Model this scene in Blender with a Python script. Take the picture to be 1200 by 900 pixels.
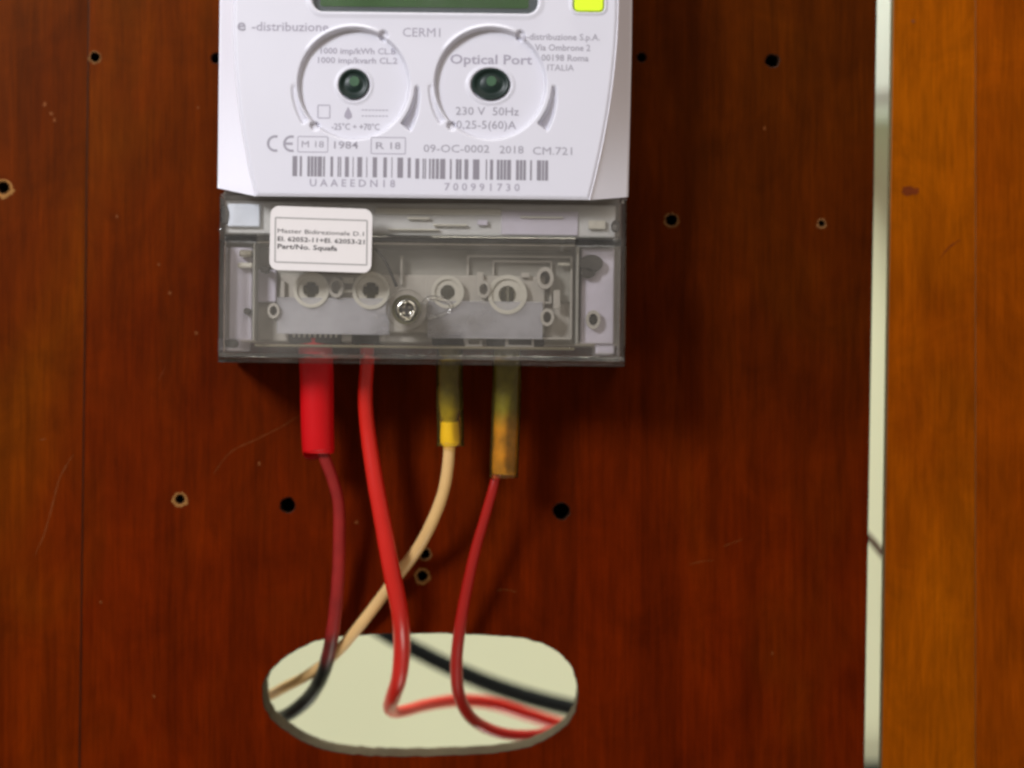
import bpy, bmesh, math, random
from mathutils import Vector, Matrix, noise
random.seed(4)
sc = bpy.context.scene
for o in list(bpy.data.objects): bpy.data.objects.remove(o)
COL = sc.collection

# ------------------------------------------------------------------ camera
S = 0.13/485.0            # metres per photograph pixel at the board's face (y = 0)
D = 0.62                  # camera to board
cam_d = bpy.data.cameras.new('camera'); cam = bpy.data.objects.new('camera', cam_d); COL.objects.link(cam)
cam.location = (0, -D, 0); cam.rotation_euler = (math.radians(90), 0, 0)
cam_d.sensor_width = 36; cam_d.lens = 36*D/(1200*S)
cam_d.clip_start = 0.01; cam_d.clip_end = 50
cam_d.dof.use_dof = True; cam_d.dof.focus_distance = D-0.034; cam_d.dof.aperture_fstop = 4.6
sc.camera = cam
# ------------------------------------------------------------------ world and lamps (indoor close-up)
w = bpy.data.worlds.new('World'); sc.world = w; w.use_nodes = True
bg = w.node_tree.nodes['Background']; bg.inputs[0].default_value = (1.0, 0.86, 0.72, 1); bg.inputs[1].default_value = 0.27
def area(name, loc, target, size, power, color):
    d = bpy.data.lights.new(name, 'AREA'); d.shape = 'DISK'; d.size = size; d.energy = power; d.color = color
    o = bpy.data.objects.new(name, d); COL.objects.link(o); o.location = loc
    o.rotation_euler = (Vector(target)-Vector(loc)).to_track_quat('-Z', 'Y').to_euler(); return o
area('key_lamp', (-0.50, -0.76, 0.41), (-0.02, 0, 0.0), 0.24, 8.7, (0.93, 0.94, 1.0))
area('soft_lamp', (0.45, -1.2, 0.9), (0, 0, 0), 0.8, 4.3, (1.0, 0.92, 0.86))
area('wall_lamp', (-0.05, 0.02, 0.62), (0.0, 0.27, -0.05), 0.25, 9.8, (1.0, 0.97, 0.88))
area('wall_lamp_low', (0.05, 0.04, -0.62), (0.0, 0.27, -0.02), 0.3, 2.2, (1.0, 0.97, 0.86))
sc.view_settings.view_transform = 'Standard'; sc.view_settings.look = 'None'
sc.view_settings.exposure = 0.0; sc.view_settings.gamma = 1.0
sc.cycles.filter_width = 2.7
sc.cycles.transparent_max_bounces = 24; sc.cycles.max_bounces = 10

# ------------------------------------------------------------------ helpers
def P(px, py, y=0.0):
    f = (D+y)/D
    return Vector(((px-600)*S*f, y, (450-py)*S*f))

def lin(c):
    return tuple((v/255/12.92 if v/255 <= .04045 else ((v/255+.055)/1.055)**2.4) for v in c)

def mat(name, col, rough=.5, spec=.5, var=.0, scale=200, bump=0, metal=0, trans=0, emis=0, coat=0, stretch=(1,1,1)):
    m = bpy.data.materials.new(name); m.use_nodes = True
    nt = m.node_tree; b = nt.nodes['Principled BSDF']
    b.inputs['Base Color'].default_value = (*col, 1); b.inputs['Roughness'].default_value = rough
    b.inputs['Specular IOR Level'].default_value = spec; b.inputs['Metallic'].default_value = metal
    b.inputs['Coat Weight'].default_value = coat; b.inputs['Coat Roughness'].default_value = .15
    tc = nt.nodes.new('ShaderNodeTexCoord'); mp = nt.nodes.new('ShaderNodeMapping'); mp.inputs['Scale'].default_value = stretch
    nt.links.new(tc.outputs['Object'], mp.inputs[0])
    n = nt.nodes.new('ShaderNodeTexNoise'); n.inputs['Scale'].default_value = scale; n.inputs['Detail'].default_value = 5
    nt.links.new(mp.outputs[0], n.inputs['Vector'])
    if var:
        r = nt.nodes.new('ShaderNodeMix'); r.data_type = 'RGBA'
        r.inputs[6].default_value = (*[c*(1-var) for c in col], 1); r.inputs[7].default_value = (*[min(1, c*(1+var)) for c in col], 1)
        nt.links.new(n.outputs[0], r.inputs[0]); nt.links.new(r.outputs[2], b.inputs['Base Color'])
    if bump:
        bp = nt.nodes.new('ShaderNodeBump'); bp.inputs['Strength'].default_value = bump; bp.inputs['Distance'].default_value = .0004
        nt.links.new(n.outputs[0], bp.inputs['Height']); nt.links.new(bp.outputs[0], b.inputs['Normal'])
    return m

def clear(name, tint, ior=1.45, haze=.05, hazecol=(.7,.7,.68), rough=.06, bump=.0):
    """thin clear plastic: tinted see-through, surface reflection by Fresnel, a little milky haze"""
    m = bpy.data.materials.new(name); m.use_nodes = True; nt = m.node_tree; nt.nodes.clear()
    out = nt.nodes.new('ShaderNodeOutputMaterial')
    t = nt.nodes.new('ShaderNodeBsdfTransparent'); t.inputs[0].default_value = (*tint, 1)
    g = nt.nodes.new('ShaderNodeBsdfGlossy'); g.inputs['Roughness'].default_value = rough
    d = nt.nodes.new('ShaderNodeBsdfDiffuse'); d.inputs[0].default_value = (*hazecol, 1)
    fr = nt.nodes.new('ShaderNodeFresnel'); fr.inputs[0].default_value = ior
    m1 = nt.nodes.new('ShaderNodeMixShader'); m2 = nt.nodes.new('ShaderNodeMixShader')
    tc = nt.nodes.new('ShaderNodeTexCoord'); n = nt.nodes.new('ShaderNodeTexNoise'); n.inputs['Scale'].default_value = 55; n.inputs['Detail'].default_value = 6
    nt.links.new(tc.outputs['Object'], n.inputs['Vector'])
    mr = nt.nodes.new('ShaderNodeMapRange'); mr.inputs[1].default_value = .3; mr.inputs[2].default_value = .8; mr.inputs[3].default_value = haze*.5; mr.inputs[4].default_value = haze*1.6
    nt.links.new(n.outputs[0], mr.inputs[0]); nt.links.new(mr.outputs[0], m1.inputs[0])
    nt.links.new(t.outputs[0], m1.inputs[1]); nt.links.new(d.outputs[0], m1.inputs[2])
    nt.links.new(fr.outputs[0], m2.inputs[0]); nt.links.new(m1.outputs[0], m2.inputs[1]); nt.links.new(g.outputs[0], m2.inputs[2])
    if bump:
        bp = nt.nodes.new('ShaderNodeBump'); bp.inputs['Strength'].default_value = bump; bp.inputs['Distance'].default_value = .001
        nt.links.new(n.outputs[0], bp.inputs['Height'])
        for x in (g, fr): nt.links.new(bp.outputs[0], x.inputs['Normal'])
    nt.links.new(m2.outputs[0], out.inputs[0])
    return m

def wood(name, c_dark, c_mid, c_light, rough=.45, seed=0.0, spec=.05, brown=0, shade_patch=None, sv=1.0):
    """varnished board with vertical grain: streaks, broad tone bands and fine pores"""
    m = bpy.data.materials.new(name); m.use_nodes = True; nt = m.node_tree; b = nt.nodes['Principled BSDF']; L = nt.links.new
    tc = nt.nodes.new('ShaderNodeTexCoord')
    def nz(sx, sz, scale, detail, rgh=.6, off=0, dist=0):
        mp = nt.nodes.new('ShaderNodeMapping'); mp.inputs['Scale'].default_value = (sx, sx, sz); mp.inputs['Location'].default_value = (seed+off, 0, seed*2+off)
        n = nt.nodes.new('ShaderNodeTexNoise'); n.inputs['Scale'].default_value = scale; n.inputs['Detail'].default_value = detail; n.inputs['Roughness'].default_value = rgh
        n.inputs['Distortion'].default_value = dist
        L(tc.outputs['Object'], mp.inputs[0]); L(mp.outputs[0], n.inputs['Vector']); return n
    broad = nz(1, .55, 11, 4, .55, 3, .6)
    streak = nz(1, .05, 150, 6, .6, 7, .3)
    pores = nz(1, .06, 900, 3, .6, 1)
    r1 = nt.nodes.new('ShaderNodeValToRGB'); e = r1.color_ramp.elements
    e[0].position = .34; e[0].color = (*c_dark, 1); e[1].position = .70; e[1].color = (*c_light, 1)
    k = e.new(.52); k.color = (*c_mid, 1)
    L(broad.outputs[0], r1.inputs[0])
    m1 = nt.nodes.new('ShaderNodeMix'); m1.data_type = 'RGBA'; m1.blend_type = 'MULTIPLY'; m1.inputs[0].default_value = 1
    r2 = nt.nodes.new('ShaderNodeMapRange'); r2.inputs[1].default_value = .3; r2.inputs[2].default_value = .7; r2.inputs[3].default_value = 1-.30*sv; r2.inputs[4].default_value = 1+.22*sv
    L(streak.outputs[0], r2.inputs[0]); L(r1.outputs[0], m1.inputs[6]); L(r2.outputs[0], m1.inputs[7])
    m2 = nt.nodes.new('ShaderNodeMix'); m2.data_type = 'RGBA'; m2.blend_type = 'MULTIPLY'; m2.inputs[0].default_value = 1
    r3 = nt.nodes.new('ShaderNodeMapRange'); r3.inputs[1].default_value = .35; r3.inputs[2].default_value = .6; r3.inputs[3].default_value = .80; r3.inputs[4].default_value = 1.05
    L(pores.outputs[0], r3.inputs[0]); L(m1.outputs[2], m2.inputs[6]); L(r3.outputs[0], m2.inputs[7])
    last = m2.outputs[2]
    blot = nz(1, .7, 48, 6, .7, 21, .8)
    r4 = nt.nodes.new('ShaderNodeMapRange'); r4.inputs[1].default_value = .3; r4.inputs[2].default_value = .7; r4.inputs[3].default_value = .76; r4.inputs[4].default_value = 1.2
    L(blot.outputs[0], r4.inputs[0]); m4 = nt.nodes.new('ShaderNodeMix'); m4.data_type = 'RGBA'; m4.blend_type = 'MULTIPLY'; m4.inputs[0].default_value = 1
    L(last, m4.inputs[6]); L(r4.outputs[0], m4.inputs[7]); last = m4.outputs[2]
    def mul(fac, col):
        nonlocal last
        mm_ = nt.nodes.new('ShaderNodeMix'); mm_.data_type = 'RGBA'; mm_.blend_type = 'MULTIPLY'; mm_.inputs[7].default_value = (*col, 1)
        L(fac, mm_.inputs[0]); L(last, mm_.inputs[6]); last = mm_.outputs[2]
    if brown:      # the timber runs from red-brown at the foot to a yellower brown at the head
        sx = nt.nodes.new('ShaderNodeSeparateXYZ'); L(tc.outputs['Object'], sx.inputs[0])
        ad = nt.nodes.new('ShaderNodeMath'); ad.operation = 'MULTIPLY_ADD'; L(broad.outputs[0], ad.inputs[0]); ad.inputs[1].default_value = .22; L(sx.outputs[2], ad.inputs[2])
        rg = nt.nodes.new('ShaderNodeMapRange'); rg.interpolation_type = 'SMOOTHSTEP'; rg.inputs[1].default_value = .02; rg.inputs[2].default_value = .24; L(ad.outputs[0], rg.inputs[0])
        mul(rg.outputs[0], (.92, 1+brown, 1.0))
    if shade_patch:      # shade painted into the wood colour: darker patch with a ragged edge
        (hx, hz), rx, rz, k = shade_patch
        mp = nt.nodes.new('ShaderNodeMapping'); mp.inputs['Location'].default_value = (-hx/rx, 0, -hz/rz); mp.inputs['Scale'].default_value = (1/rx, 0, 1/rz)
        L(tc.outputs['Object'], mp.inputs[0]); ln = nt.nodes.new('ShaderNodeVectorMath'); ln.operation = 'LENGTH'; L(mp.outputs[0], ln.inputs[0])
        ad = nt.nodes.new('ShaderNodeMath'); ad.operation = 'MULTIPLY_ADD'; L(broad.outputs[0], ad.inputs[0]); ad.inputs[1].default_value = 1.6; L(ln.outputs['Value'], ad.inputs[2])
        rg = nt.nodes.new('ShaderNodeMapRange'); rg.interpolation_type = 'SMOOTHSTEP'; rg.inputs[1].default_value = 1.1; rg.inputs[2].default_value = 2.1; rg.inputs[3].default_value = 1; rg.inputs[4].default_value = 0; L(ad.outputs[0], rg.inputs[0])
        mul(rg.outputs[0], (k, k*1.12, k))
    L(last, b.inputs['Base Color'])
    b.inputs['Roughness'].default_value = rough; b.inputs['Specular IOR Level'].default_value = spec
    b.inputs['Specular Tint'].default_value = (1, .6, .35, 1)
    bp = nt.nodes.new('ShaderNodeBump'); bp.inputs['Strength'].default_value = .25; bp.inputs['Distance'].default_value = .0003
    L(streak.outputs[0], bp.inputs['Height']); L(bp.outputs[0], b.inputs['Normal'])
    return m

def gradmat(name, c1, c2, py, width, rootpy, rough, var=.3, scale=160, bump=.2, spec=.4):
    """plastic whose colour passes from c1 (above) to c2 (below) around height py"""
    m = mat(name, c1, rough, spec); nt = m.node_tree; b = nt.nodes['Principled BSDF']; L = nt.links.new
    tc = nt.nodes.new('ShaderNodeTexCoord'); sx = nt.nodes.new('ShaderNodeSeparateXYZ'); L(tc.outputs['Object'], sx.inputs[0])
    n = nt.nodes.new('ShaderNodeTexNoise'); n.inputs['Scale'].default_value = scale; n.inputs['Detail'].default_value = 5; L(tc.outputs['Object'], n.inputs['Vector'])
    z0 = (rootpy-py)*S*.97; w_ = width*S
    a = nt.nodes.new('ShaderNodeMath'); a.operation = 'MULTIPLY_ADD'; L(n.outputs[0], a.inputs[0]); a.inputs[1].default_value = w_*1.5; L(sx.outputs[2], a.inputs[2])
    g = nt.nodes.new('ShaderNodeMapRange'); g.interpolation_type = 'SMOOTHSTEP'; g.inputs[1].default_value = z0+w_+w_*.75; g.inputs[2].default_value = z0-w_+w_*.75; L(a.outputs[0], g.inputs[0])
    x = nt.nodes.new('ShaderNodeMix'); x.data_type = 'RGBA'; x.inputs[6].default_value = (*c1, 1); x.inputs[7].default_value = (*c2, 1); L(g.outputs[0], x.inputs[0])
    v = nt.nodes.new('ShaderNodeMapRange'); v.inputs[1].default_value = .3; v.inputs[2].default_value = .7; v.inputs[3].default_value = 1-var; v.inputs[4].default_value = 1+var; L(n.outputs[0], v.inputs[0])
    y = nt.nodes.new('ShaderNodeMix'); y.data_type = 'RGBA'; y.blend_type = 'MULTIPLY'; y.inputs[0].default_value = 1; L(x.outputs[2], y.inputs[6]); L(v.outputs[0], y.inputs[7]); L(y.outputs[2], b.inputs['Base Color'])
    bp = nt.nodes.new('ShaderNodeBump'); bp.inputs['Strength'].default_value = bump; bp.inputs['Distance'].default_value = .0005; L(n.outputs[0], bp.inputs['Height']); L(bp.outputs[0], b.inputs['Normal'])
    return m
def tag(o, label=None, cat=None, group=None, kind=None):
    if label: o['label'] = label
    if cat: o['category'] = cat
    if group: o['group'] = group
    if kind: o['kind'] = kind
    return o
def empty(name, loc, label, cat, group=None):
    o = bpy.data.objects.new(name, None); COL.objects.link(o); o.location = loc; o.empty_display_size = .01
    return tag(o, label, cat, group)
ROOTS = {}
def world_loc(o):
    v = Vector((0, 0, 0))
    while o: v += o.location; o = o.parent
    return v
def link(name, bm, mats, parent=None, smooth=False, recalc=True):
    """verts are in world space; stored relative to the parent"""
    if recalc: bmesh.ops.recalc_face_normals(bm, faces=bm.faces)
    if parent: bmesh.ops.translate(bm, verts=bm.verts, vec=-world_loc(parent))
    me = bpy.data.meshes.new(name); bm.to_mesh(me); bm.free()
    for m in (mats if isinstance(mats, (list, tuple)) else [mats]): me.materials.append(m)
    if smooth: me.polygons.foreach_set('use_smooth', [True]*len(me.polygons))
    o = bpy.data.objects.new(name, me); COL.objects.link(o); o.parent = parent
    return o

def hull_box(bm, pts8):
    vs = [bm.verts.new(p) for p in pts8]
    for f in ((0,1,2,3),(7,6,5,4),(0,4,5,1),(1,5,6,2),(2,6,7,3),(3,7,4,0)): bm.faces.new([vs[i] for i in f])
def add_box(bm, x0, x1, y0, y1, dn, df, bev=0, seg=2):
    """pixel box seen at its near depth dn, going back straight to df"""
    t = bmesh.new(); a = P(x0, y0, dn); b = P(x1, y1, dn)
    hull_box(t, [(a.x,dn,b.z),(b.x,dn,b.z),(b.x,dn,a.z),(a.x,dn,a.z),(a.x,df,b.z),(b.x,df,b.z),(b.x,df,a.z),(a.x,df,a.z)])
    if bev: bmesh.ops.bevel(t, geom=t.edges[:], offset=bev, segments=seg, affect='EDGES', profile=.5)
    bmesh.ops.recalc_face_normals(t, faces=t.faces)
    me = bpy.data.meshes.new('tmp'); t.to_mesh(me); t.free(); bm.from_mesh(me); bpy.data.meshes.remove(me)
def rr_pts(x0, x1, y0, y1, r, n=6):
    o = []
    for cx, cy, a0 in ((x1-r, y0+r, -90), (x1-r, y1-r, 0), (x0+r, y1-r, 90), (x0+r, y0+r, 180)):
        for k in range(n+1):
            a = math.radians(a0+90*k/n); o.append((cx+r*math.cos(a), cy+r*math.sin(a)))
    return o
def circ(cx, cy, r, n=32, ry=None, jit=0, a0=0):
    ry = ry or r; o = []
    for k in range(n):
        a = a0+2*math.pi*k/n; j = 1+jit*(noise.noise(Vector((cx+math.cos(a)*1.7, cy+math.sin(a)*1.7, 3)))) if jit else 1
        o.append((cx+r*j*math.cos(a), cy+ry*j*math.sin(a)))
    return o
def add_prism(bm, pts, dn, df, inset=0):
    """outline in pixels at depth dn, straight back to df; inset chamfers the front rim (metres)"""
    n = len(pts); c = Vector((0,0,0)); fr = [P(x, y, dn) for x, y in pts]
    for p in fr: c += p/n
    rings = []
    if inset:
        rings.append([p+(c-p).normalized()*inset for p in fr])
        rings.append([Vector((p.x, dn+inset, p.z)) for p in fr])
    else: rings.append(fr)
    rings.append([Vector((p.x, df, p.z)) for p in fr])
    R = [[bm.verts.new(p) for p in r] for r in rings]
    bm.faces.new(R[0]); bm.faces.new(R[-1][::-1])
    for a, b in zip(R, R[1:]):
        for k in range(n): bm.faces.new((a[k], a[(k+1) % n], b[(k+1) % n], b[k]))
def add_flat(bm, pts, d):
    bm.faces.new([bm.verts.new(P(x, y, d)) for x, y in pts])
def add_ring(bm, outer, inner, dn, df):
    """flat annulus with inner and outer walls"""
    n = len(outer); rs = [[bm.verts.new(P(x, y, dn)) for x, y in r] for r in (outer, inner)]
    bk = [[bm.verts.new((v.co.x, df, v.co.z)) for v in r] for r in rs]
    for k in range(n):
        j = (k+1) % n
        bm.faces.new((rs[0][k], rs[0][j], rs[1][j], rs[1][k])); bm.faces.new((bk[0][j], bk[0][k], bk[1][k], bk[1][j]))
        bm.faces.new((rs[0][j], rs[0][k], bk[0][k], bk[0][j])); bm.faces.new((rs[1][k], rs[1][j], bk[1][j], bk[1][k]))
def spline(ctrl, n=10):
    """Catmull-Rom through tuples"""
    c = [ctrl[0]]+list(ctrl)+[ctrl[-1]]; out = []
    for i in range(1, len(c)-2):
        a, b, d, e = c[i-1], c[i], c[i+1], c[i+2]
        for k in range(n):
            t = k/n
            out.append(tuple(.5*((2*b[q])+(-a[q]+d[q])*t+(2*a[q]-5*b[q]+4*d[q]-e[q])*t*t+(-a[q]+3*b[q]-3*d[q]+e[q])*t**3) for q in range(len(b))))
    out.append(tuple(c[-2])); return out
def add_tube(bm, ctrl, seg=16, n=10, cap=True, wob=0):
    """ctrl: (px, py, depth, radius_px) as seen"""
    pts = spline(ctrl, n); cs = [P(p[0], p[1], p[2]) for p in pts]; rs = [p[3]*S*(D+p[2])/D for p in pts]
    up = Vector((0, 1, 0)); prev = None; rings = []
    for i, c in enumerate(cs):
        t = (cs[min(i+1, len(cs)-1)]-cs[max(i-1, 0)]).normalized()
        if prev is None: prev = up if abs(t.dot(up)) < .9 else Vector((1,0,0))
        u = (prev-t*prev.dot(t)).normalized(); v = t.cross(u); prev = u
        rr = rs[i]*(1+wob*noise.noise(c*260))
        rings.append([bm.verts.new(c+(u*math.cos(2*math.pi*k/seg)+v*math.sin(2*math.pi*k/seg))*rr) for k in range(seg)])
    for a, b in zip(rings, rings[1:]):
        for k in range(seg): bm.faces.new((a[k], a[(k+1)%seg], b[(k+1)%seg], b[k]))
    if cap: bm.faces.new(rings[0]); bm.faces.new(rings[-1][::-1])
def text(name, s, x0, x1, base, cap, d, m, parent, rot=0, thick=0, spacing=1.0):
    """lettering: spans x0..x1, baseline and capital height in pixels at depth d"""
    cu = bpy.data.curves.new('t', 'FONT'); cu.body = s; cu.size = 1; cu.resolution_u = 2; cu.offset = 0 if 'M' in s else thick; cu.space_character = spacing
    ob = bpy.data.objects.new('t', cu); COL.objects.link(ob); bpy.context.view_layer.update()
    me = bpy.data.meshes.new_from_object(ob.evaluated_get(bpy.context.evaluated_depsgraph_get()))
    bpy.data.objects.remove(ob); bpy.data.curves.remove(cu)
    xs = [v.co.x for v in me.vertices]; a, b = min(xs), max(xs)
    bm = bmesh.new(); bm.from_mesh(me); bpy.data.meshes.remove(me)
    r = math.radians(rot)
    for v in bm.verts:
        dx = (v.co.x-a)/(b-a)*(x1-x0); dy = -v.co.y*cap/.70
        v.co = P(x0+dx*math.cos(r)-dy*math.sin(r), base+dx*math.sin(r)+dy*math.cos(r), d)
    return link(name, bm, m, parent, recalc=False)

# ------------------------------------------------------------------ materials
M = {}
M['wall'] = mat('cream_wall_paint', (.68, .73, .53), .8, .1, .03, 30, .1)
M['wood'] = wood('red_brown_varnished_wood', (.072,.0052,.0000), (.100,.0088,.0000), (.116,.0140,.0000), seed=0, brown=.62, shade_patch=((.118,.07),.085,.13,.60))
M['wood_l'] = wood('red_brown_varnished_wood_side', (.075,.0065,.0000), (.105,.0105,.0000), (.120,.0150,.0000), seed=5, brown=.6)
M['honey'] = wood('honey_varnished_wood', (.20,.037,.0001), (.245,.053,.0001), (.285,.067,.0002), seed=11, rough=.5, sv=.45)
M['honey_b'] = wood('honey_varnished_wood_deeper', (.165,.026,.0001), (.205,.038,.0001), (.24,.050,.0002), seed=17, rough=.5, sv=.45)
M['edge'] = mat('raw_board_edge', (.085,.062,.038), .8, .2, .35, 300, .5, stretch=(1,.2,1))
M['edge_dark'] = mat('varnished_board_edge', (.022,.010,.004), .6, .2, .3, 300, .3)
M['honey_edge'] = mat('honey_board_edge', (.10,.06,.02), .7, .2, .3, 300)
M['holedark'] = mat('dark_hole_wood', (.006,.003,.002), .9, .1)
M['chip'] = mat('bare_wood_chip', (.24,.11,.03), .8, .1, .4, 900, .4)
M['chip_dim'] = mat('dull_wood_chip', (.16,.07,.022), .8, .1, .4, 900, .4)
M['scratch'] = mat('scratched_varnish', (.15,.042,.009), .7, .1, .4, 600)
M['stain'] = mat('wood_stain', (.12,.020,.001), .6, .1, .3, 500)
M['white'] = mat('lavender_white_plastic', (.625,.618,.675), .42, .35, .03, 45, .02)
M['shell'] = mat('white_shell_plastic', (.84,.83,.90), .38, .4, .015, 700, .02)
M['print'] = mat('grey_print', (.33,.315,.36), .7, .1)
M['print_soft'] = mat('faint_grey_print', (.36,.34,.40), .7, .1)
M['bars'] = mat('dark_grey_print', (.25,.235,.265), .7, .1)
M['ink'] = mat('black_ink', (.07,.065,.065), .8, .1)
M['ink_soft'] = mat('grey_ink', (.33,.32,.31), .8, .1)
M['paper'] = mat('white_label_paper', (.70,.665,.65), .6, .2, .02, 400)
M['lcd'] = mat('green_lcd', (.030,.105,.010), .5, .2, .25, 80)
M['bezel'] = mat('grey_display_frame', (.085,.095,.105), .4, .4, .1, 200)
M['lens'] = mat('dark_green_lens', (.008,.020,.016), .38, .3, .3, 300)
M['button'] = mat('fluorescent_yellow_plastic', (.72,.96,.035), .4, .2, .03, 300)
M['block'] = mat('grey_inner_plastic', (.45,.42,.375), .5, .4, .08, 120, .08)
M['block_dark'] = mat('dark_grey_inner_plastic', (.33,.32,.285), .5, .4, .1, 120, .08)
M['rail'] = mat('olive_grey_plastic', (.20,.17,.11), .5, .3, .2, 120)
M['lilac'] = mat('lilac_grey_plastic', (0.621,0.581,0.689), .5, .4, .05, 120, .05)
M['pale'] = mat('pale_grey_plastic', (.60,.575,.50), .5, .4, .08, 150, .08)
M['band'] = mat('light_grey_ledge_plastic', (0.594,0.594,0.594), .45, .4, .07, 60, .05)
M['bluewhite'] = mat('bluish_white_plastic', (.74,.80,.92), .4, .4, .05, 60)
M['brass'] = mat('tarnished_brass', (.13,.12,.05), .5, .5, .4, 500, .3, metal=.4)
M['screwgrey'] = mat('dull_zinc', (.50,.47,.36), .5, .5, .2, 400, .2, metal=.0)
M['steel'] = mat('bright_steel', (.62,.60,.52), .22, .5, .2, 400, .1, metal=1)
M['pocket'] = mat('dark_pocket', (.045,.040,.035), .8, .2, .3, 200)
M['slot'] = mat('dark_olive_slot', (.035,.032,.012), .8, .1, .3, 300)
M['cover'] = clear('clear_cover_plastic', (.985,.978,.962), haze=.05, hazecol=(.74,.71,.65), bump=.4)
M['strip'] = clear('frosted_strip_plastic', (.85,.85,.86), haze=.34, hazecol=(.80,.79,.86), rough=.3)
M['amber_tube'] = clear('amber_sleeve_plastic', (.96,.88,.50), haze=.07, hazecol=(.55,.40,.10), rough=.08, bump=.5)
M['red_sleeve'] = mat('red_rubber_sleeve', (.53,.002,.005), .42, .3, .05, 300, .05)
M['red_wire'] = mat('bright_red_insulation', (.56,.014,.008), .3, .5, .05, 300, .04)
M['dark_red'] = mat('dark_red_insulation', (.19,.009,.007), .32, .5, .15, 200, .05)
M['crimson'] = mat('crimson_insulation', (.33,.008,.005), .3, .5, .12, 200, .05)
M['black'] = mat('black_insulation', (.004,.006,.006), .7, .15)
M['gapcable'] = mat('brown_red_insulation', (.07,.006,.004), .6, .2)
M['cream'] = mat('cream_insulation', (.66,.42,.17), .35, .4, .08, 250, .05)
M['yellow'] = mat('yellow_tape', (.90,.62,.012), .5, .3, .12, 300, .1)
M['olive'] = mat('olive_core', (.105,.095,.008), .6, .3, .75, 160, .3)
M['green'] = mat('green_core', (.095,.11,.010), .6, .3, .6, 160, .3)
M['orange'] = mat('orange_core', (.50,.17,.006), .55, .3, .5, 160, .3)
M['darkledge'] = mat('dark_ledge', (.02,.022,.02), .7, .2)
M['boxwhite'] = mat('pale_green_white_plastic', (.60,.68,.62), .5, .3, .02, 40)

# ------------------------------------------------------------------ setting: wall behind, ledge and white box on it
WALL = .26
bm = bmesh.new(); add_box(bm, -1600, 2800, -1300, 2200, WALL, WALL+.02)
tag(link('wall', bm, M['wall']), kind='structure')
bx = empty('trunking_box', P(1060, 30, WALL), 'pale white plastic box on the cream wall at the top of the gap', 'box')
bm = bmesh.new(); add_box(bm, 985, 1230, -420, 128, WALL-.050, WALL-.001, .010, 5); link('box_body', bm, M['boxwhite'], bx, True)
bm = bmesh.new(); add_box(bm, 1005, 1210, -400, -60, WALL-.0535, WALL-.049, .0015, 2); link('box_lid', bm, M['boxwhite'], bx, True)
lg = empty('ledge', P(1030, 905, WALL), 'dark ledge against the cream wall at the very bottom of the gap', 'ledge')
bm = bmesh.new(); add_box(bm, 920, 1500, 900, 990, WALL-.005, WALL-.001, .001); link('ledge_board', bm, M['darkledge'], lg)
bm = bmesh.new(); add_box(bm, 920, 1500, 896, 900, WALL-.007, WALL-.001, .0006); link('ledge_lip', bm, M['darkledge'], lg)

# ------------------------------------------------------------------ boards
TH = .0145
def plank(name, outline, holes, mats, parent, bevel=.00035, TH=TH):
    cu = bpy.data.curves.new('p', 'CURVE'); cu.dimensions = '2D'; cu.fill_mode = 'BOTH'
    cu.extrude = TH/2-bevel; cu.bevel_depth = bevel; cu.bevel_resolution = 2; cu.offset = -bevel
    for pts in [outline]+holes:
        sp = cu.splines.new('POLY'); sp.points.add(len(pts)-1); sp.use_cyclic_u = True
        for q, (x, y) in zip(sp.points, pts):
            w_ = P(x, y); q.co = (w_.x, w_.z, 0, 1)
    ob = bpy.data.objects.new('p', cu); COL.objects.link(ob); bpy.context.view_layer.update()
    me = bpy.data.meshes.new_from_object(ob.evaluated_get(bpy.context.evaluated_depsgraph_get()))
    bpy.data.objects.remove(ob); bpy.data.curves.remove(cu)
    bm = bmesh.new(); bm.from_mesh(me); bpy.data.meshes.remove(me)
    for v in bm.verts: v.co = Vector((v.co.x, TH/2-v.co.z, v.co.y))
    bmesh.ops.remove_doubles(bm, verts=bm.verts, dist=1e-6)
    bmesh.ops.recalc_face_normals(bm, faces=bm.faces)
    hx0, hx1, hz0, hz1 = P(295,0).x, P(690,0).x, P(0,900).z, P(0,735).z
    for f in bm.faces:
        c = f.calc_center_median()
        if abs(f.normal.y) < .75: f.material_index = 1 if (hx0 < c.x < hx1 and hz0 < c.z < hz1 and len(mats) > 2 and c.y > .0012) else len(mats)-1
    return link(name, bm, mats, parent, recalc=False)

HOLE = [(x+1.3*noise.noise(Vector((x*.13,y*.13,0))), y+1.3*noise.noise(Vector((x*.13,y*.13,9)))) for x, y in spline([(308,815),(309,800),(319,785),(342,765),(380,749),(433,744),(523,743),(590,746),(628,752),(654,765),(671,785),(677,810),(674,832),(662,850),(636,868),(595,880),(523,885),(457,886),(400,882),(362,872),(330,853),(312,833),(308,815)], 8)[:-1]]
screwholes = [(111.5,67,5.5,1),(752,67,5.5,0),(905,71,8,0),(787,258,6.5,2),(963,262,3.5,3),(211,585,5,4),(337,592,9,0),(658,599,9.5,0),(498,649,5.5,2),(495,675,5.5,4),(253,68,6,0)]
bd = empty('wooden_board', P(560, 450), 'large dark red-brown varnished board carrying the meter, with an oval cable hole', 'board')
link_holes = [circ(x, y, r, 20, jit=.15) for x, y, r, k in screwholes]
def seam(y): return 104-(y/900)*11
def gapL(y): return 1028-(y/900)*15
def gapR(y): return 1047-(y/900)*14
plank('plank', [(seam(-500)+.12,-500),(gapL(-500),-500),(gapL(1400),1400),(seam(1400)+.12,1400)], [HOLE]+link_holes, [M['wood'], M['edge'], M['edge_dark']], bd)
plank('plank', [(-520,-500),(seam(-500)-.12,-500),(seam(1400)-.12,1400),(-520,1400)], [circ(4,220,6.5,20,jit=.2)], [M['wood_l'], M['edge_dark']], bd)
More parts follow.
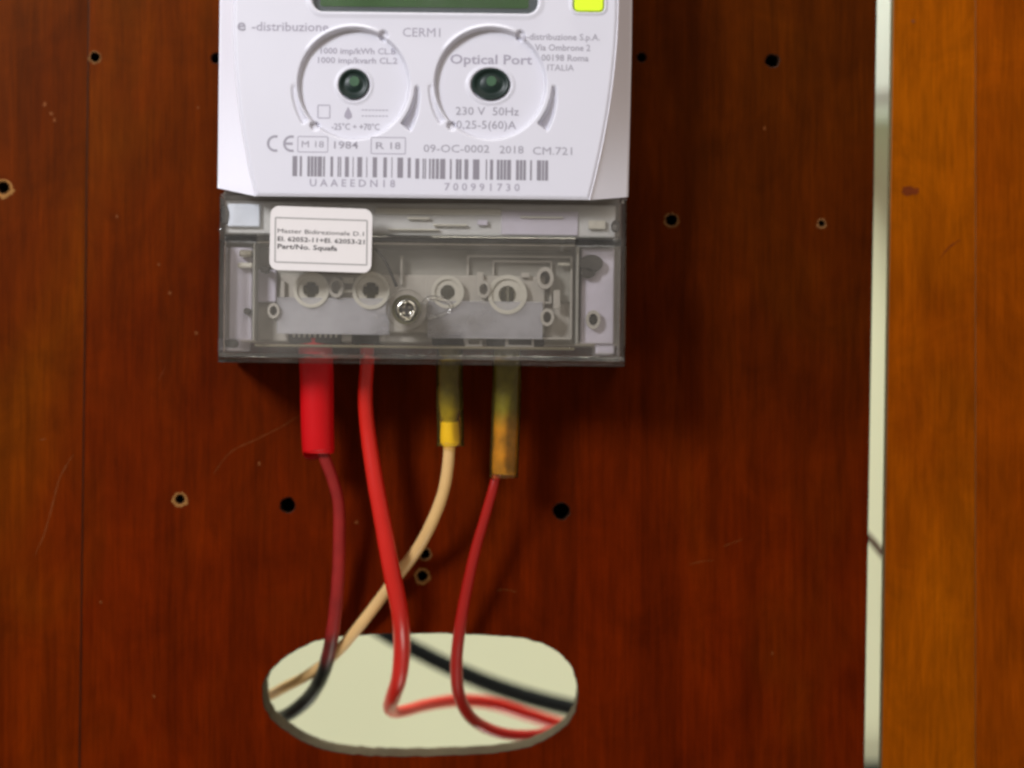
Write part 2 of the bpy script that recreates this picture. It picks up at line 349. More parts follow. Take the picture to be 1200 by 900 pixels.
for x, y, r, k in screwholes+[(4,220,6.5,5)]:
    bm = bmesh.new(); n = 16; pts = circ(x, y, r*1.12, n)
    rs = [[bm.verts.new(P(px, py)+Vector((0, d, 0))) for px, py in pts] for d in (.0012, .012)]
    for q in range(n): bm.faces.new((rs[0][q], rs[0][(q+1)%n], rs[1][(q+1)%n], rs[1][q]))
    bm.faces.new(rs[1]); link('screw_hole', bm, M['holedark'], bd)
    if k:
        # raised splintered rim
        wd = {1:1.6, 2:2.2, 3:2.0, 4:3.2, 5:4.0}[k]; bm = bmesh.new(); n = 26
        ri = circ(x, y, r*1.0, n, jit=.12); rm = [(x+(px-x)*(1+wd*.4/r), y+(py-y)*(1+wd*.4/r)) for px, py in ri]
        ro = [(x+(px-x)*(1+wd*(.75+.7*random.random()+(.5 if py > y else 0))/r), y+(py-y)*(1+wd*(.75+.7*random.random()+(.5 if py > y else 0))/r)) for px, py in ri]
        R = [[bm.verts.new(P(*q, -dd)) for q in ring] for ring, dd in ((ri, -.0008), (rm, .00035), (ro, -.00005))]
        for a, b in zip(R, R[1:]):
            for q in range(n): bm.faces.new((a[q], a[(q+1)%n], b[(q+1)%n], b[q]))
        link('chipped_rim', bm, M['chip'] if k >= 4 else M['chip_dim'], bd, True)
def scratch(pts, wpx, m=None, root=None):
    bm = bmesh.new(); ps = spline(pts, 6); prev = None
    for i, (x, y) in enumerate(ps):
        a, b = ps[max(i-1,0)], ps[min(i+1,len(ps)-1)]; dx, dy = b[0]-a[0], b[1]-a[1]; l = math.hypot(dx, dy) or 1
        w_ = wpx*(.25+.75*abs(noise.noise(Vector((x*.09, y*.09, 1)))))*math.sin(math.pi*(i+.5)/(len(ps)))**.5
        p = [bm.verts.new(P(x-dy/l*w_, y+dx/l*w_, -.00006)), bm.verts.new(P(x+dy/l*w_, y-dx/l*w_, -.00006))]
        if prev: bm.faces.new((prev[0], prev[1], p[1], p[0]))
        prev = p
    link('scratch', bm, m or M['scratch'], root or bd)
scratch([(40,652),(52,625),(62,590),(70,560),(86,532)], 1.3)
scratch([(250,556),(270,530),(300,515),(330,500),(352,486)], 1.0)
scratch([(186,446),(190,438),(194,430)], 1.3, M['stain']); scratch([(46,516),(54,514)], 1.2)
scratch([(582,692),(592,691),(606,694)], .9); scratch([(806,662),(822,658),(836,657)], .8); scratch([(848,640),(870,632)], .7)
for x, y in ((52,122),(60,133),(64,141),(137,254),(186,310),(199,343),(232,126),(230,390),(304,543),(418,612),(180,816),(905,766),(896,150),(118,706),(1070,25)):
    bm = bmesh.new(); add_flat(bm, circ(x, y, 1.3+random.random(), 7, ry=1.6+random.random(), jit=.8), -.00007); link('nick', bm, M['scratch'], bd)

hb = empty('wooden_board', P(1250, 450), 'honey orange varnished board on the right, separated from the dark board by a narrow gap', 'board')
plank('plank', [(gapR(-500),-500),(1143,-500),(1143,1400),(gapR(1400),1400)], [], [M['honey'], M['honey_edge']], hb, TH=.005, bevel=.0002)
plank('plank', [(1143.1,-500),(1700,-500),(1700,1400),(1143.1,1400)], [], [M['honey_b'], M['honey_edge']], hb, TH=.005, bevel=.0002)
def stain(x, y, rx, ry, m=None):
    bm = bmesh.new(); add_flat(bm, circ(x, y, rx, 20, ry=ry, jit=.45), -.00006); link('stain', bm, m or M['stain'], hb)
stain(1066, 224, 11, 5); scratch([(1102,303),(1110,292),(1120,284),(1126,281)], 1.6, M['stain'], hb)

# ------------------------------------------------------------------ cables behind the board
bm = bmesh.new(); add_tube(bm, [(330,650,.09,8),(400,705,.10,9),(450,741,.11,9.5),(530,783,.115,10),(600,811,.12,10.5),(680,832,.12,10.5),(780,850,.12,10.5),(900,880,.12,10.5)], 18)
tag(link('cable', bm, M['black'], None, True), 'thick black cable crossing behind the oval hole', 'cable')
bm = bmesh.new(); add_tube(bm, [(900,560,.08,4),(985,600,.08,4),(1018,630,.08,4),(1038,654,.08,4),(1075,700,.08,4),(1160,760,.08,4)], 12)
tag(link('cable', bm, M['gapcable'], None, True), 'thin dark red cable crossing the gap between the two boards', 'cable')

# ------------------------------------------------------------------ electricity meter
mt = empty('electricity_meter', P(497, 230, 0), 'white electricity meter with green display, two round ports, barcode and clear screwed terminal cover', 'meter')
mt.rotation_euler = (0, math.radians(.65), 0)
YF, YS = -.0440, -.0350     # front panel face, shoulder edge
PT, PB = -420, 232
def pl(y):   # panel left edge in the photograph
    t = max(0, min(1, (y-20)/212)); return 271+29*t**1.9
def pr(y):
    t = max(0, min(1, (y-0)/232)); return 722-31*t**1.9
def shl(y): return 254.5
def shr(y): return 739.0-2*max(0,(y-60)/170)
# body shell
bm = bmesh.new(); rows = []
ys = [PT]+[PT+40*k for k in range(1, 10)]+list(range(-40, 236, 8)); ys = [y for y in ys if y <= 232]
for y in ys:
    tl, tr = pl(y), pr(y)
    row = []
    yb = y
    def yy(side_frac): # bottom outline rises a little towards the outer corners
        return min(y, 232-9*side_frac)
    for x, d, fr in ((shl(y)+7, -.001, 1), (shl(y)+.3, YS+.0012, 1), (shl(y)+1.0, YS+.0003, 1), (shl(y)+2.6, YS-.0003, .95), (tl-1.6, YF+.0010, 0), (tl-.4, YF+.0004, 0), (tl+3, YF+.0010, 0), (tl+3.5, YF+.0075, 0),
                     (tr-3.5, YF+.0075, 0), (tr-3, YF+.0010, 0), (tr+.4, YF+.0004, 0), (tr+1.6, YF+.0010, 0), (shr(y)-3, YS-.0003, .4), (shr(y)-1.2, YS+.0003, .45), (shr(y)-.5, YS+.0012, .5), (shr(y)-7, -.001, .5)):
        row.append(bm.verts.new(P(x, yy(fr), d)))
    rows.append(row)
for a, b in zip(rows, rows[1:]):
    for k in range(len(a)-1): bm.faces.new((a[k], a[k+1], b[k+1], b[k]))
bm.faces.new(rows[0]); bm.faces.new(rows[-1][::-1])
for f in bm.faces: f.smooth = len(f.verts) == 4
cols = [set(v for v in (rw[k] for rw in rows)) for k in range(len(rows[0]))]
for e in bm.edges:
    if any(e.verts[0] in c and e.verts[1] in c for c in cols): e.smooth = False
o = link('housing', bm, M['shell'], mt)
# front panel as a fine relief
C1, C2 = (413, 99), (573.5, 97)
def sm(a, b, x):
    t = max(0, min(1, (x-a)/(b-a))); return t*t*(3-2*t)
mm = .001; DISH = 2.3
def rrdist(x, y, x0, x1, y0, y1, r):
    cx, cy = (x0+x1)/2, (y0+y1)/2; dx = abs(x-cx)-(x1-x0)/2+r; dy = abs(y-cy)-(y1-y0)/2+r
    return math.hypot(max(dx,0), max(dy,0))+min(max(dx,dy),0)-r
def port(x, y, c, first):
    dx, dy = x-c[0], c[1]-y; r = math.hypot(dx, dy)
    if r > 96: return 0
    a = math.degrees(math.atan2(dy, dx)) % 360
    h = 0
    # rim lip: low everywhere, proud at the top
    lip = .75*sm(55,75,a)*(1-sm(125,150,a))
    h += lip*sm(71,67.5,r)*sm(63,66,r)*mm
    h -= DISH*mm*sm(66.6,63.0,r)                 # dished disc
    ax = 0.0
    # finger pockets: lower right and lower left
    for a0, sgn in ((360, -1), (180, 1)):
        t = ((a-a0) if sgn > 0 else (a0-a))/40.0
        if 0 <= t <= 1.0:
            w_ = 3+ (10 if sgn < 0 else 4)*t; dep = (1.3+2.2*t) if sgn < 0 else (.5+.6*t)
            e = sm(0, .12, t)*(1-sm(.94, 1.0, t))
            r0 = 71.5 if sgn < 0 else 67.5
            h -= dep*mm*sm(r0, r0+2, r)*sm(r0+w_+3, r0+w_, r)*e
    # two small notches at the ends of the dished rim
    for na in (59, 228):
        nx, ny = c[0]+67*math.cos(math.radians(na)), c[1]-67*math.sin(math.radians(na))
        h -= 1.5*mm*sm(6.5, 3.5, math.hypot(x-nx, y-ny))
    # lens seat: little raised collar with a well inside
    rx, ry = (18.5, 18.5) if first else (23.5, 19.5)
    q = math.hypot(dx/rx, dy/ry)
    h += .35*mm*sm(1.28,1.12,q)*sm(.95,1.05,q); h -= 1.6*mm*sm(1.02,.92,q)
    return h
def relief(x, y):
    h = 0
    q = rrdist(x, y, 364, 628, -112, 14, 13)
    h += .35*mm*sm(9, 3, q)*sm(-1, 1, q) - 3.6*mm*sm(1.2, -1.6, q)
    q = rrdist(x, y, 669, 706, -32, 12, 6); h += .5*mm*sm(4,1.5,q)*sm(-1,1,q)-.8*mm*sm(.5,-1,q)
    h += port(x, y, C1, True)+port(x, y, C2, False)
    # edge roll-off
    e = min(x-pl(y), pr(y)-x, PB-y); h -= .55*mm*(1-sm(0, 4, e))
    return h
NX = 400; ysr = [PT, -300, -200, -150, -130, -116, -113, -110, -104, -90, -60, -44]+[-40+k*1.25 for k in range(0, 218)]; ysr = [y for y in ysr if y < PB-.3]+[PB-.2]
bm = bmesh.new(); prev = None
for y in ysr:
    a, b = pl(y), pr(y); row = []
    for k in range(NX+1):
        x = a+(b-a)*k/NX; row.append(bm.verts.new(P(x, y, YF)+Vector((0, -relief(x, y), 0))))
    if prev:
        for k in range(NX): bm.faces.new((prev[k], prev[k+1], row[k+1], row[k]))
    prev = row
back = [bm.verts.new(v.co+Vector((0, .0025, .0002))) for v in prev]
for k in range(NX): bm.faces.new((prev[k], prev[k+1], back[k+1], back[k]))
link('front_panel', bm, M['white'], mt, True)
# display
ds = None
bm = bmesh.new(); add_prism(bm, rr_pts(362.5, 629.5, -113, 15, 13), YF+.0026, YF+.0031); ds = link('display_frame', bm, M['bezel'], mt)
bm = bmesh.new(); add_prism(bm, rr_pts(373, 617, -104, 8.5, 3), YF+.0022, YF+.0029); link('display_screen', bm, M['lcd'], mt)
bm = bmesh.new(); add_prism(bm, rr_pts(364.5, 627.5, -111, 13.6, 12.5), YF+.0008, YF+.0014); link('display_window', bm, clear('display_glass', (.93,.95,.94), haze=.03, rough=.04), mt)
bm = bmesh.new(); add_prism(bm, rr_pts(671, 705, -31, 11, 5), YF-.0006, YF+.002, .0004); link('button', bm, M['button'], mt)
# lenses
for c, rx, ry in ((C1, 17.6, 17.6), (C2, 22.4, 18.6)):
    bm = bmesh.new(); rings = []
    for q, d in ((1, .0013), (.82, .0011), (.78, .0018), (.5, .0012), (.25, .0010)):
        rings.append([bm.verts.new(P(x, y, YF+(DISH-1.4)*mm+d)) for x, y in circ(c[0], c[1], rx*q, 32, ry*q)])
    for a, b in zip(rings, rings[1:]):
        for k in range(32): bm.faces.new((a[k], a[(k+1)%32], b[(k+1)%32], b[k]))
    bm.faces.new(rings[-1]); ln = link('port_lens', bm, M['lens'], mt, True)
    bm = bmesh.new(); add_prism(bm, circ(c[0]+1, c[1]-3, 6, 20), YF+(DISH-1.5)*mm+.0009, YF+(DISH-1.5)*mm+.0014, .0001); link('lens_element', bm, mat('green_lens_centre', (.05,.11,.06), .3, .5, .3, 400), ln)
# lettering on the front
TF = YF-.00008; TR = YF+DISH*mm-.0001
def pt(s, x0, x1, base, cap, d=TF, m='print', rot=.0, thick=0.0, sp=1.0): return text('printed_text', s, x0, x1, base, cap, d, M[m], mt, rot, thick, sp)
pt('e', 276, 286, 38, 14, thick=.02); pt('-distribuzione', 293, 383, 38, 10.5, m='print_soft', thick=.008)
pt('CERM1', 470, 514, 43, 10.5, m='print_soft')
pt('1000 imp/kWh CL.B', 374, 462, 64, 7, TR, thick=.008, m='print_soft'); pt('1000 imp/kvarh CL.2', 371, 464, 75, 7, TR, thick=.008, m='print_soft')
pt('-25°C ÷ +70°C', 388, 444, 153, 7.5, TR, thick=.008)
pt('Optical Port', 526, 622, 74, 11, TR, m='print_soft', thick=.012)
pt('230 V  50Hz', 533, 607, 134, 9.5, TR); pt('0,25-5(60)A', 534, 604, 150, 9.5, TR)
pt('e-distribuzione S.p.A.', 610, 701, 45, 7.5, thick=.008); pt('Via Ombrone 2', 625, 690, 57.5, 7.5, thick=.01); pt('00198 Roma', 633, 688, 69.5, 7.5, thick=.01); pt('ITALIA', 640, 671, 81, 7.5)
pt('M 18', 353, 379, 174, 7.5, thick=.008); pt('1984', 391, 419, 175, 8.5, thick=.008); pt('R', 440, 450, 175, 8, thick=.008); pt('18', 457, 469, 175, 8, thick=.008)
pt('09-OC-0002', 496, 573, 178, 9); pt('2018', 585, 613, 178.5, 9); pt('CM.721', 624, 670, 179.5, 9)
pt('U A A E E D N 1 8', 363, 463, 219.5, 8.5, m='print_soft', thick=.01); pt('7 0 0 9 9 1 7 3 0', 521, 609, 222.5, 8.5, m='print_soft', thick=.01)
# CE mark: two open arcs and the middle bar
bm = bmesh.new()
for cx, bar in ((322, 0), (341, 1)):
    ri, ro = 7, 9.8; prev = None
    for k in range(17):
        a = math.radians(72+216*k/16); c_, s_ = math.cos(a), math.sin(a)
        p = [bm.verts.new(P(cx+ri*c_, 170-ri*s_, TF)), bm.verts.new(P(cx+ro*c_, 170-ro*s_, TF))]
        if prev: bm.faces.new((prev[0], p[0], p[1], prev[1]))
        prev = p
    if bar: bm.faces.new([bm.verts.new(P(x, y, TF-.00001)) for x, y in ((cx-8,171.4),(cx+1.5,171.4),(cx+1.5,168.6),(cx-8,168.6))])
link('printed_mark', bm, M['print'], mt)
def frame_line(x0, x1, y0, y1, w_, d, m, parent, name='printed_frame', r=1.5, sk=0):
    bm = bmesh.new(); o_ = rr_pts(x0, x1, y0, y1, r, 3); i_ = rr_pts(x0+w_, x1-w_, y0+w_, y1-w_, max(r-w_, .3), 3)
    O = [bm.verts.new(P(x, y+(x-x0)*sk, d)) for x, y in o_]; I = [bm.verts.new(P(x, y+(x-x0)*sk, d)) for x, y in i_]
    for k in range(len(O)): bm.faces.new((O[k], O[(k+1)%len(O)], I[(k+1)%len(O)], I[k]))
    return link(name, bm, m, parent)
frame_line(348, 384, 161, 180, .9, TF, M['print_soft'], mt); frame_line(434, 475, 161, 181, .9, TF, M['print_soft'], mt)
# small symbols in the first port: square, drop, two lines
frame_line(371, 386, 124, 140, 1, TR, M['print_soft'], mt)
bm = bmesh.new(); add_flat(bm, [(407,126),(411,134),(411.5,138),(407,141),(402.5,138),(403,134)], TR); link('printed_mark', bm, M['print_soft'], mt)
for y in (129, 136):
    bm = bmesh.new()
    for k in range(8): add_flat(bm, [(423+k*4, y), (423+k*4, y+1.1), (425.6+k*4, y+1.1), (425.6+k*4, y)], TR)
    link('printed_mark', bm, M['print_soft'], mt)
# barcode
bars = [(342.5,348),(351,353.5),(360,363),(364,367),(368,371),(372,377),(378.5,380.5),(387,390),(395.5,397),(398,399.5),(404,408.5),(413,414),(418.5,424),(429,430),(436.5,441.5),(449,453),(458.5,459.5),
        (465.5,472),(477.5,481),(486.5,491),(495,496.5),(497.5,499),(502.5,504.5),(506,509),(510.5,514),(515.5,521.5),(527,529),(534,537),(537.8,540.5),(544,548.5),(554,561.5),(569,570.5),(574,577.5),(582,585),(586,589),(590,593),(594,598.5),(604.5,608),(609,612),(613,616),(621,623),(629,634),(635,637.5),(638.5,642)]
bm = bmesh.new()
for a, b in bars:
    off = 1.0*(a-342)/300; off += 0 if a < 480 else .8
    add_flat(bm, [(a,184.5+off),(a,208+off),(b,208+off),(b,184.5+off)], TF)
link('barcode', bm, M['bars'], mt)

# ------------------------------------------------------------------ terminal compartment (seen through the clear cover)
YB = -.026
def part(name, m, *boxes, parent=mt, bev=.0005):
    bm = bmesh.new()
    for b in boxes: add_box(bm, *b, bev)
    return link(name, bm, M[m] if isinstance(m, str) else m, parent)
base = part('terminal_housing', 'block', (262, 726, 226, 402, YB, -.001))
part('housing_ledge', 'band', (264, 722, 238, 276, YB-.0065, YB))
part('housing_ledge', 'bluewhite', (267, 305, 241, 268, YB-.0085, YB-.006))
part('housing_ledge', 'pale', (440, 588, 244, 251, YB-.0075, YB-.006), bev=.0003)
part('housing_ledge', 'lilac', (588, 678, 246, 274, YB-.0072, YB-.006), bev=.0003)
for x, y, w_, h_ in ((478,254,26,3),(508,262,40,2.5),(560,257,12,6),(455,268,60,2),(610,252,50,2),(690,256,20,10)):
    part('moulded_pad', 'pale' if w_ > 15 else 'lilac', (x, x+w_, y, y+h_, YB-.0083, YB-.0070), bev=.0002)
for x, y, w_, h_ in ((330,331,5,20),(402,326,14,7),(398,340,18,4),(444,356,10,12),(560,318,8,18),(612,318,10,6),(650,338,8,22),(566,352,30,3),(470,300,3,34),(655,306,14,3)):
    part('moulded_pad', 'block' if w_ < 11 else 'pale', (x, x+w_, y, y+h_, YB-.0050, YB-.0030), bev=.0002)
# side cheeks
part('side_cheek', 'lilac', (270, 297, 292, 401, YB-.006, YB)); part('side_cheek', 'lilac', (682, 721, 288, 400, YB-.006, YB))
part('divider_rib', 'block_dark', (297.5, 300, 286, 401, YB-.0095, YB), bev=.0002)
part('divider_rib', 'block_dark', (676.5, 679.5, 286, 401, YB-.0095, YB), bev=.0002)
part('divider_rib', 'block_dark', (264, 722, 278, 284, YB-.0095, YB), bev=.0004)
part('guide_panel', 'lilac', (303, 325, 318, 356, YB-.003, YB))
part('terminal_block', 'block_dark', (304, 672, 292, 352, YB-.001, YB), bev=.0003)
part('terminal_block', 'block', (330, 545, 322, 390, YB-.003, YB), (500, 640, 322, 390, YB-.0032, YB))
part('frosted_strip', 'strip', (326, 458, 350, 393, YB-.0054, YB-.0038), bev=.0003)
part('frosted_strip', 'strip', (503, 638, 352, 396, YB-.0055, YB-.0038), bev=.0003)
frame = bmesh.new(); add_ring(frame, rr_pts(548, 672, 298, 396, 2), rr_pts(550.3, 669.7, 300.3, 393.7, 1.5), YB-.0030, YB-.0005); link('raised_frame', frame, M['block'], mt)
frame = bmesh.new(); add_ring(frame, rr_pts(578, 648, 304, 354, 2), rr_pts(580, 646, 306, 352, 1.5), YB-.0028, YB-.0005); link('raised_frame', frame, M['block'], mt)
# terminals
for i, (cx, cy, r) in enumerate(((366,341,21),(436,341,22),(526,342,19),(596,344,23))):
    bm = bmesh.new(); add_ring(bm, circ(cx, cy, r, 40), circ(cx, cy, r*.80, 40), YB-.0060, YB-.001); ring = link('terminal_collar', bm, M['pale'], mt, False)
    bm = bmesh.new(); add_ring(bm, circ(cx, cy, r*.80, 40), circ(cx, cy, r*.45, 40), YB-.0052, YB-.001); link('collar_step', bm, M['pale'], ring)
    bm = bmesh.new(); add_prism(bm, circ(cx, cy, r*.56, 28), YB-.0042, YB-.001, .0003); scw = link('terminal_screw', bm, M['screwgrey'], mt)
    bm = bmesh.new()
    if i == 3:
        add_box(bm, cx-6, cx-1.3, cy-9, cy+9, YB-.0050, YB-.0040); add_box(bm, cx+1.3, cx+6, cy-9, cy+9, YB-.0050, YB-.0040); add_box(bm, cx-8, cx-5.2, cy-4, cy+6, YB-.0050, YB-.0040); add_box(bm, cx+5.2, cx+8, cy-4, cy+6, YB-.0050, YB-.0040)
    else:
        add_box(bm, cx-8.5, cx+8.5, cy-4.5, cy+4.5, YB-.0048, YB-.0040); add_box(bm, cx-4.5, cx+4.5, cy-8.5, cy+8.5, YB-.0049, YB-.0040)
    link('screw_slot', bm, M['slot'], scw)
# entry openings along the bottom edge
for x0, x1 in ((340, 402), (414, 446), (508, 545), (572, 640)):
    bm = bmesh.new(); add_box(bm, x0, x1, 392, 403.5, YB-.0006, -.003, .0003); link('cable_entry', bm, M['pocket'], mt)
for k in range(9):
    bm = bmesh.new(); x = 345+k*6.2; add_box(bm, x, x+2.6, 391.5, 397, YB-.0012, YB, .0002); link('entry_tooth', bm, M['pale'], mt)
for x0, x1, y0, y1 in ((547, 567, 392, 406), (594, 628, 391, 406)):
    bm = bmesh.new(); add_ring(bm, rr_pts(x0, x1, y0, y1, 2), rr_pts(x0+4, x1-3, y0+3, y1-3, 1.5), YB-.0015, YB+.004); link('entry_frame', bm, M['block'], mt)
part('bottom_rail', 'rail', (300, 676, 405, 408, YB-.004, YB+.004), bev=.0004)
part('bottom_lug', 'lilac', (262, 282, 399, 412, YB-.004, -.004)); part('bottom_lug', 'lilac', (700, 722, 400, 412, YB-.004, -.004))
# small fittings of the cheeks
for cx, cy, rx, ry, m in ((694, 306, 14, 10, 'pocket'), (690, 317, 9, 6, 'pocket'), (697, 372, 4.5, 4.5, 'pocket'), (291, 367, 4, 4, 'pocket'), (722, 262, 5, 7, 'pocket'), (263, 254, 5, 11, 'pocket'), (273, 405, 7, 5, 'pocket'), (311, 318, 5, 4, 'pocket')):
    bm = bmesh.new(); add_prism(bm, circ(cx, cy, rx, 22, ry), YB-.0092, YB-.005, .0002); link('dowel_recess', bm, M[m], mt)
for cx, cy, r in ((322, 366, 7), (643, 370, 8), (697, 372, 8.5), (640, 324, 10), (568, 338, 8), (395,338,9)):
    bm = bmesh.new(); add_ring(bm, circ(cx, cy, r, 24, r*1.3), circ(cx, cy, r*.6, 24, r*.8), YB-.0088 if cx > 680 else YB-.0068, YB-.001); link('guide_ring', bm, M['block'], mt)
part('latch', 'steel', (281, 296, 295, 303, YB-.0105, YB-.005)); part('latch', 'pale', (279, 297, 310, 316, YB-.0095, YB-.005))

# clear cover: stepped shell, open at the back
YC1, YC2 = -.0375, -.0420
prof = [(229.5, YC1+.004), (231.5, YC1), (274, YC1), (283, YC2), (415, YC2), (421, YC2+.0006), (425, YC2+.003)]
bm = bmesh.new()
xl, xr = 256.5, 735.5
sect = []
for py, d in prof:
    a, b = P(xl, py, d), P(xr, py, d); rad = .0022; row = []
    for sx, X in ((1, a.x), (-1, b.x)):
        arc = [(X, -.0015), (X, d+rad)]+[(X+sx*rad*(1-math.cos(t)), d+rad*(1-math.sin(t))) for t in (math.radians(q) for q in (22, 45, 68, 90))]
        row += arc if sx > 0 else arc[::-1]
    sect.append([bm.verts.new((x, y, a.z)) for x, y in row])
for a, b in zip(sect, sect[1:]):
    for k in range(len(a)-1): bm.faces.new((a[k], a[k+1], b[k+1], b[k]))
botz = P(0, 427, YC2+.003).z
ends = [bm.verts.new((v.co.x, v.co.y, botz)) for v in sect[-1]]
for k in range(len(ends)-1): bm.faces.new((sect[-1][k], sect[-1][k+1], ends[k+1], ends[k]))
bm.faces.new(ends)
bmesh.ops.recalc_face_normals(bm, faces=bm.faces)
bmesh.ops.solidify(bm, geom=bm.faces[:], thickness=.0016)
cv = link('terminal_cover', bm, M['cover'], mt)
for f in cv.data.polygons: f.use_smooth = False
# moulded ribs on the cover
def cpart(name, *boxes, bev=.0004):
    bm = bmesh.new()
    for b in boxes: add_box(bm, *b, bev)
    return link(name, bm, M['cover'], cv)
cpart('cover_rib', (300, 676, 276.5, 284, YC2-.0006, YC2+.003)); cpart('cover_rib', (258, 734, 416, 421, YC2-.0004, YC2+.0012))
cpart('cover_rib', (726, 729, 290, 418, YC2-.0004, YC2+.003))
cpart('cover_rib', (263, 266, 290, 418, YC2-.0004, YC2+.003))
# sealing screw with its collar and moulded wings
bm = bmesh.new(); add_ring(bm, circ(478, 363, 24, 40), circ(478, 363, 17, 40), YC2-.0012, YC2+.006); link('screw_collar', bm, M['cover'], cv)
bm = bmesh.new(); add_ring(bm, circ(478, 363, 17.5, 36), circ(478, 363, 14, 36), YC2+.0018, YC2+.006); link('screw_washer', bm, M['brass'], mt)
bm = bmesh.new(); rings = []
for r, d in ((14, .0022), (13.2, .0008), (10.5, -.0004), (8.5, -.0002), (7.6, .0014), (5, .0016)):
    rings.append([bm.verts.new(P(x, y, YC2+d)) for x, y in circ(478, 363, r, 32, jit=.05)])
for a, b in zip(rings, rings[1:]):
    for k in range(32): bm.faces.new((a[k], a[(k+1)%32], b[(k+1)%32], b[k]))
bm.faces.new(rings[-1]); scr = link('seal_screw', bm, M['steel'], mt, True)
bm = bmesh.new()
for k in range(3):
    t = math.radians(20+120*k); cx, cy = 478+9*math.cos(t), 363+9*math.sin(t); add_prism(bm, circ(cx, cy, 2.6, 10), YC2-.0012, YC2+.001, .0004)
link('screw_lug', bm, M['steel'], scr, True)
bm = bmesh.new(); add_box(bm, 471, 485, 361.6, 364.2, YC2+.0008, YC2+.0018); add_box(bm, 476.6, 479.4, 356, 370, YC2+.0007, YC2+.0018); link('screw_slot', bm, M['pocket'], scr)
bm = bmesh.new(); add_tube(bm, [(496,356,YC2-.0003,2),(505,349,YC2-.0006,2.6),(516,350,YC2-.0006,2.4),(528,354,YC2-.0006,2.6),(530,362,YC2-.0006,2.2),(518,369,YC2-.0004,2.2),(502,374,YC2-.0003,2)], 10, 6); link('cover_rib', bm, M['cover'], cv, True)
bm = bmesh.new(); add_tube(bm, [(441,292,YC2+.002,1.5),(452,306,YC2+.002,1.6),(460,322,YC2+.002,1.8),(466,336,YC2+.002,2)], 8, 5); link('cover_rib', bm, M['pocket'], cv, True)
for x, y, r in ((443,372,2.6),(497,380,2),(614,417,2),(506,412,2),(570,414,2.2),(452,396,2.2),(660,290,3.6),(286,301,5),(721,264,3.4),(722,279,3),(259,272,3),(498,258,3.5),(669,403,2.6)):  # small clear domes added on the cover to catch glints from the key lamp
    bm = bmesh.new(); rings = []
    for q in (0, 22, 45, 66, 82):
        t = math.radians(q); rings.append([bm.verts.new(P(px, py, YC2-.0005-math.sin(t)*r*S*.8)) for px, py in circ(x, y, r*math.cos(t), 14)])
    for a, b in zip(rings, rings[1:]):
        for k in range(14): bm.faces.new((a[k], a[(k+1)%14], b[(k+1)%14], b[k]))
    bm.faces.new(rings[-1]); link('glint_dome', bm, M['cover'], cv, True)

# sticker on the cover
SK = .0
st_pts = [(x, y+(x-318)*.022) for x, y in rr_pts(317.5, 437, 243, 318, 10)]
st_pts = [(x-(y-243)*.012, y) for x, y in st_pts]
bm = bmesh.new(); add_prism(bm, st_pts, YC2-.0011, YC2-.0001); sk = link('sticker', bm, M['paper'], mt)
DS = YC2-.00118
frame_line(322.5, 431.5, 256, 309.5, 1.5, DS, M['ink_soft'], sk, 'printed_border', 1.6, .022)
for s, x0, x1, b_, c_ in (('Master Bidirezionale D.1', 326, 427, 274.5, 5.0), ('EI. 62052-11+EI. 62053-21', 326, 428, 284, 5.2), ('Part/No. Squafa', 326, 396, 293, 5.6)):
    text('printed_text', s, x0, x1, b_, c_, DS, M['ink'], sk, rot=1.6, thick=.018)

# ------------------------------------------------------------------ wires in front of the board
def wire(label, loc, group='wires leaving the meter terminals'):
    return empty('electric_wire', P(*loc), label, 'wire', group)
w1 = wire('dark red wire ending in a thick plain red sleeve, leftmost under the meter', (374, 400, -.022))
bm = bmesh.new(); add_tube(bm, [(369,396,-.0215,20),(371,440,-.021,20),(372,500,-.019,19.4),(373,524,-.018,19),(373.5,528,-.018,18.6),(373.5,531,-.018,17)], 32, 6); link('end_sleeve', bm, M['red_sleeve'], w1, True)
bm = bmesh.new(); add_tube(bm, [(377,522,-.018,6.8),(381,538,-.018,7),(390,562,-.016,7),(397,592,-.014,7.2),(397.5,640,-.011,7.6),(395.5,690,-.008,8),(390,740,-.003,8.2),(383,775,.004,8.4),(375,797,.010,8.3),(364,815,.0165,8.4),(352,827,.0205,8.4),(338,837,.025,8.2),(322,843,.033,8.0),(296,850,.045,8),(250,856,.055,8)], 18, 8, wob=.04); link('insulation', bm, gradmat('dark_red_to_black_insulation', (.25,.013,.011), (.004,.004,.004), 765, 45, 400, .38, .2, 120, .06), w1, True)
w2 = wire('bright red thick wire without a sleeve, bending back at the bottom of the oval hole', (430, 400, -.022))
bm = bmesh.new(); add_tube(bm, [(430,396,-.0215,8.2),(430,425,-.021,8.4),(428,465,-.020,8.8),(431,505,-.018,9.2),(439,560,-.018,9.8),(448,610,-.0175,10),(458,665,-.016,10.4),(468,715,-.011,10.4),(471,755,-.003,10.2),(468,792,.003,9.6),(461,815,.009,9),(457,828,.015,8.2),(461,834,.021,7.2),(474,833,.028,7),(500,826,.042,7.2),(535,821,.055,7.4),(575,824,.065,7.8),(620,838,.072,7.8),(660,850,.078,7.8),(720,862,.085,7.8)], 20, 8, wob=.025); link('insulation', bm, M['red_wire'], w2, True)
w3 = wire('cream wire with a yellow end in a clear sleeve, crossing behind the bright red wire', (528, 400, -.022))
bm = bmesh.new(); add_tube(bm, [(527,396,-.0215,15.5),(527,460,-.021,16),(528,500,-.020,16),(528,521,-.020,15.8)], 28, 4, cap=False); link('clear_sleeve', bm, M['amber_tube'], w3, True)
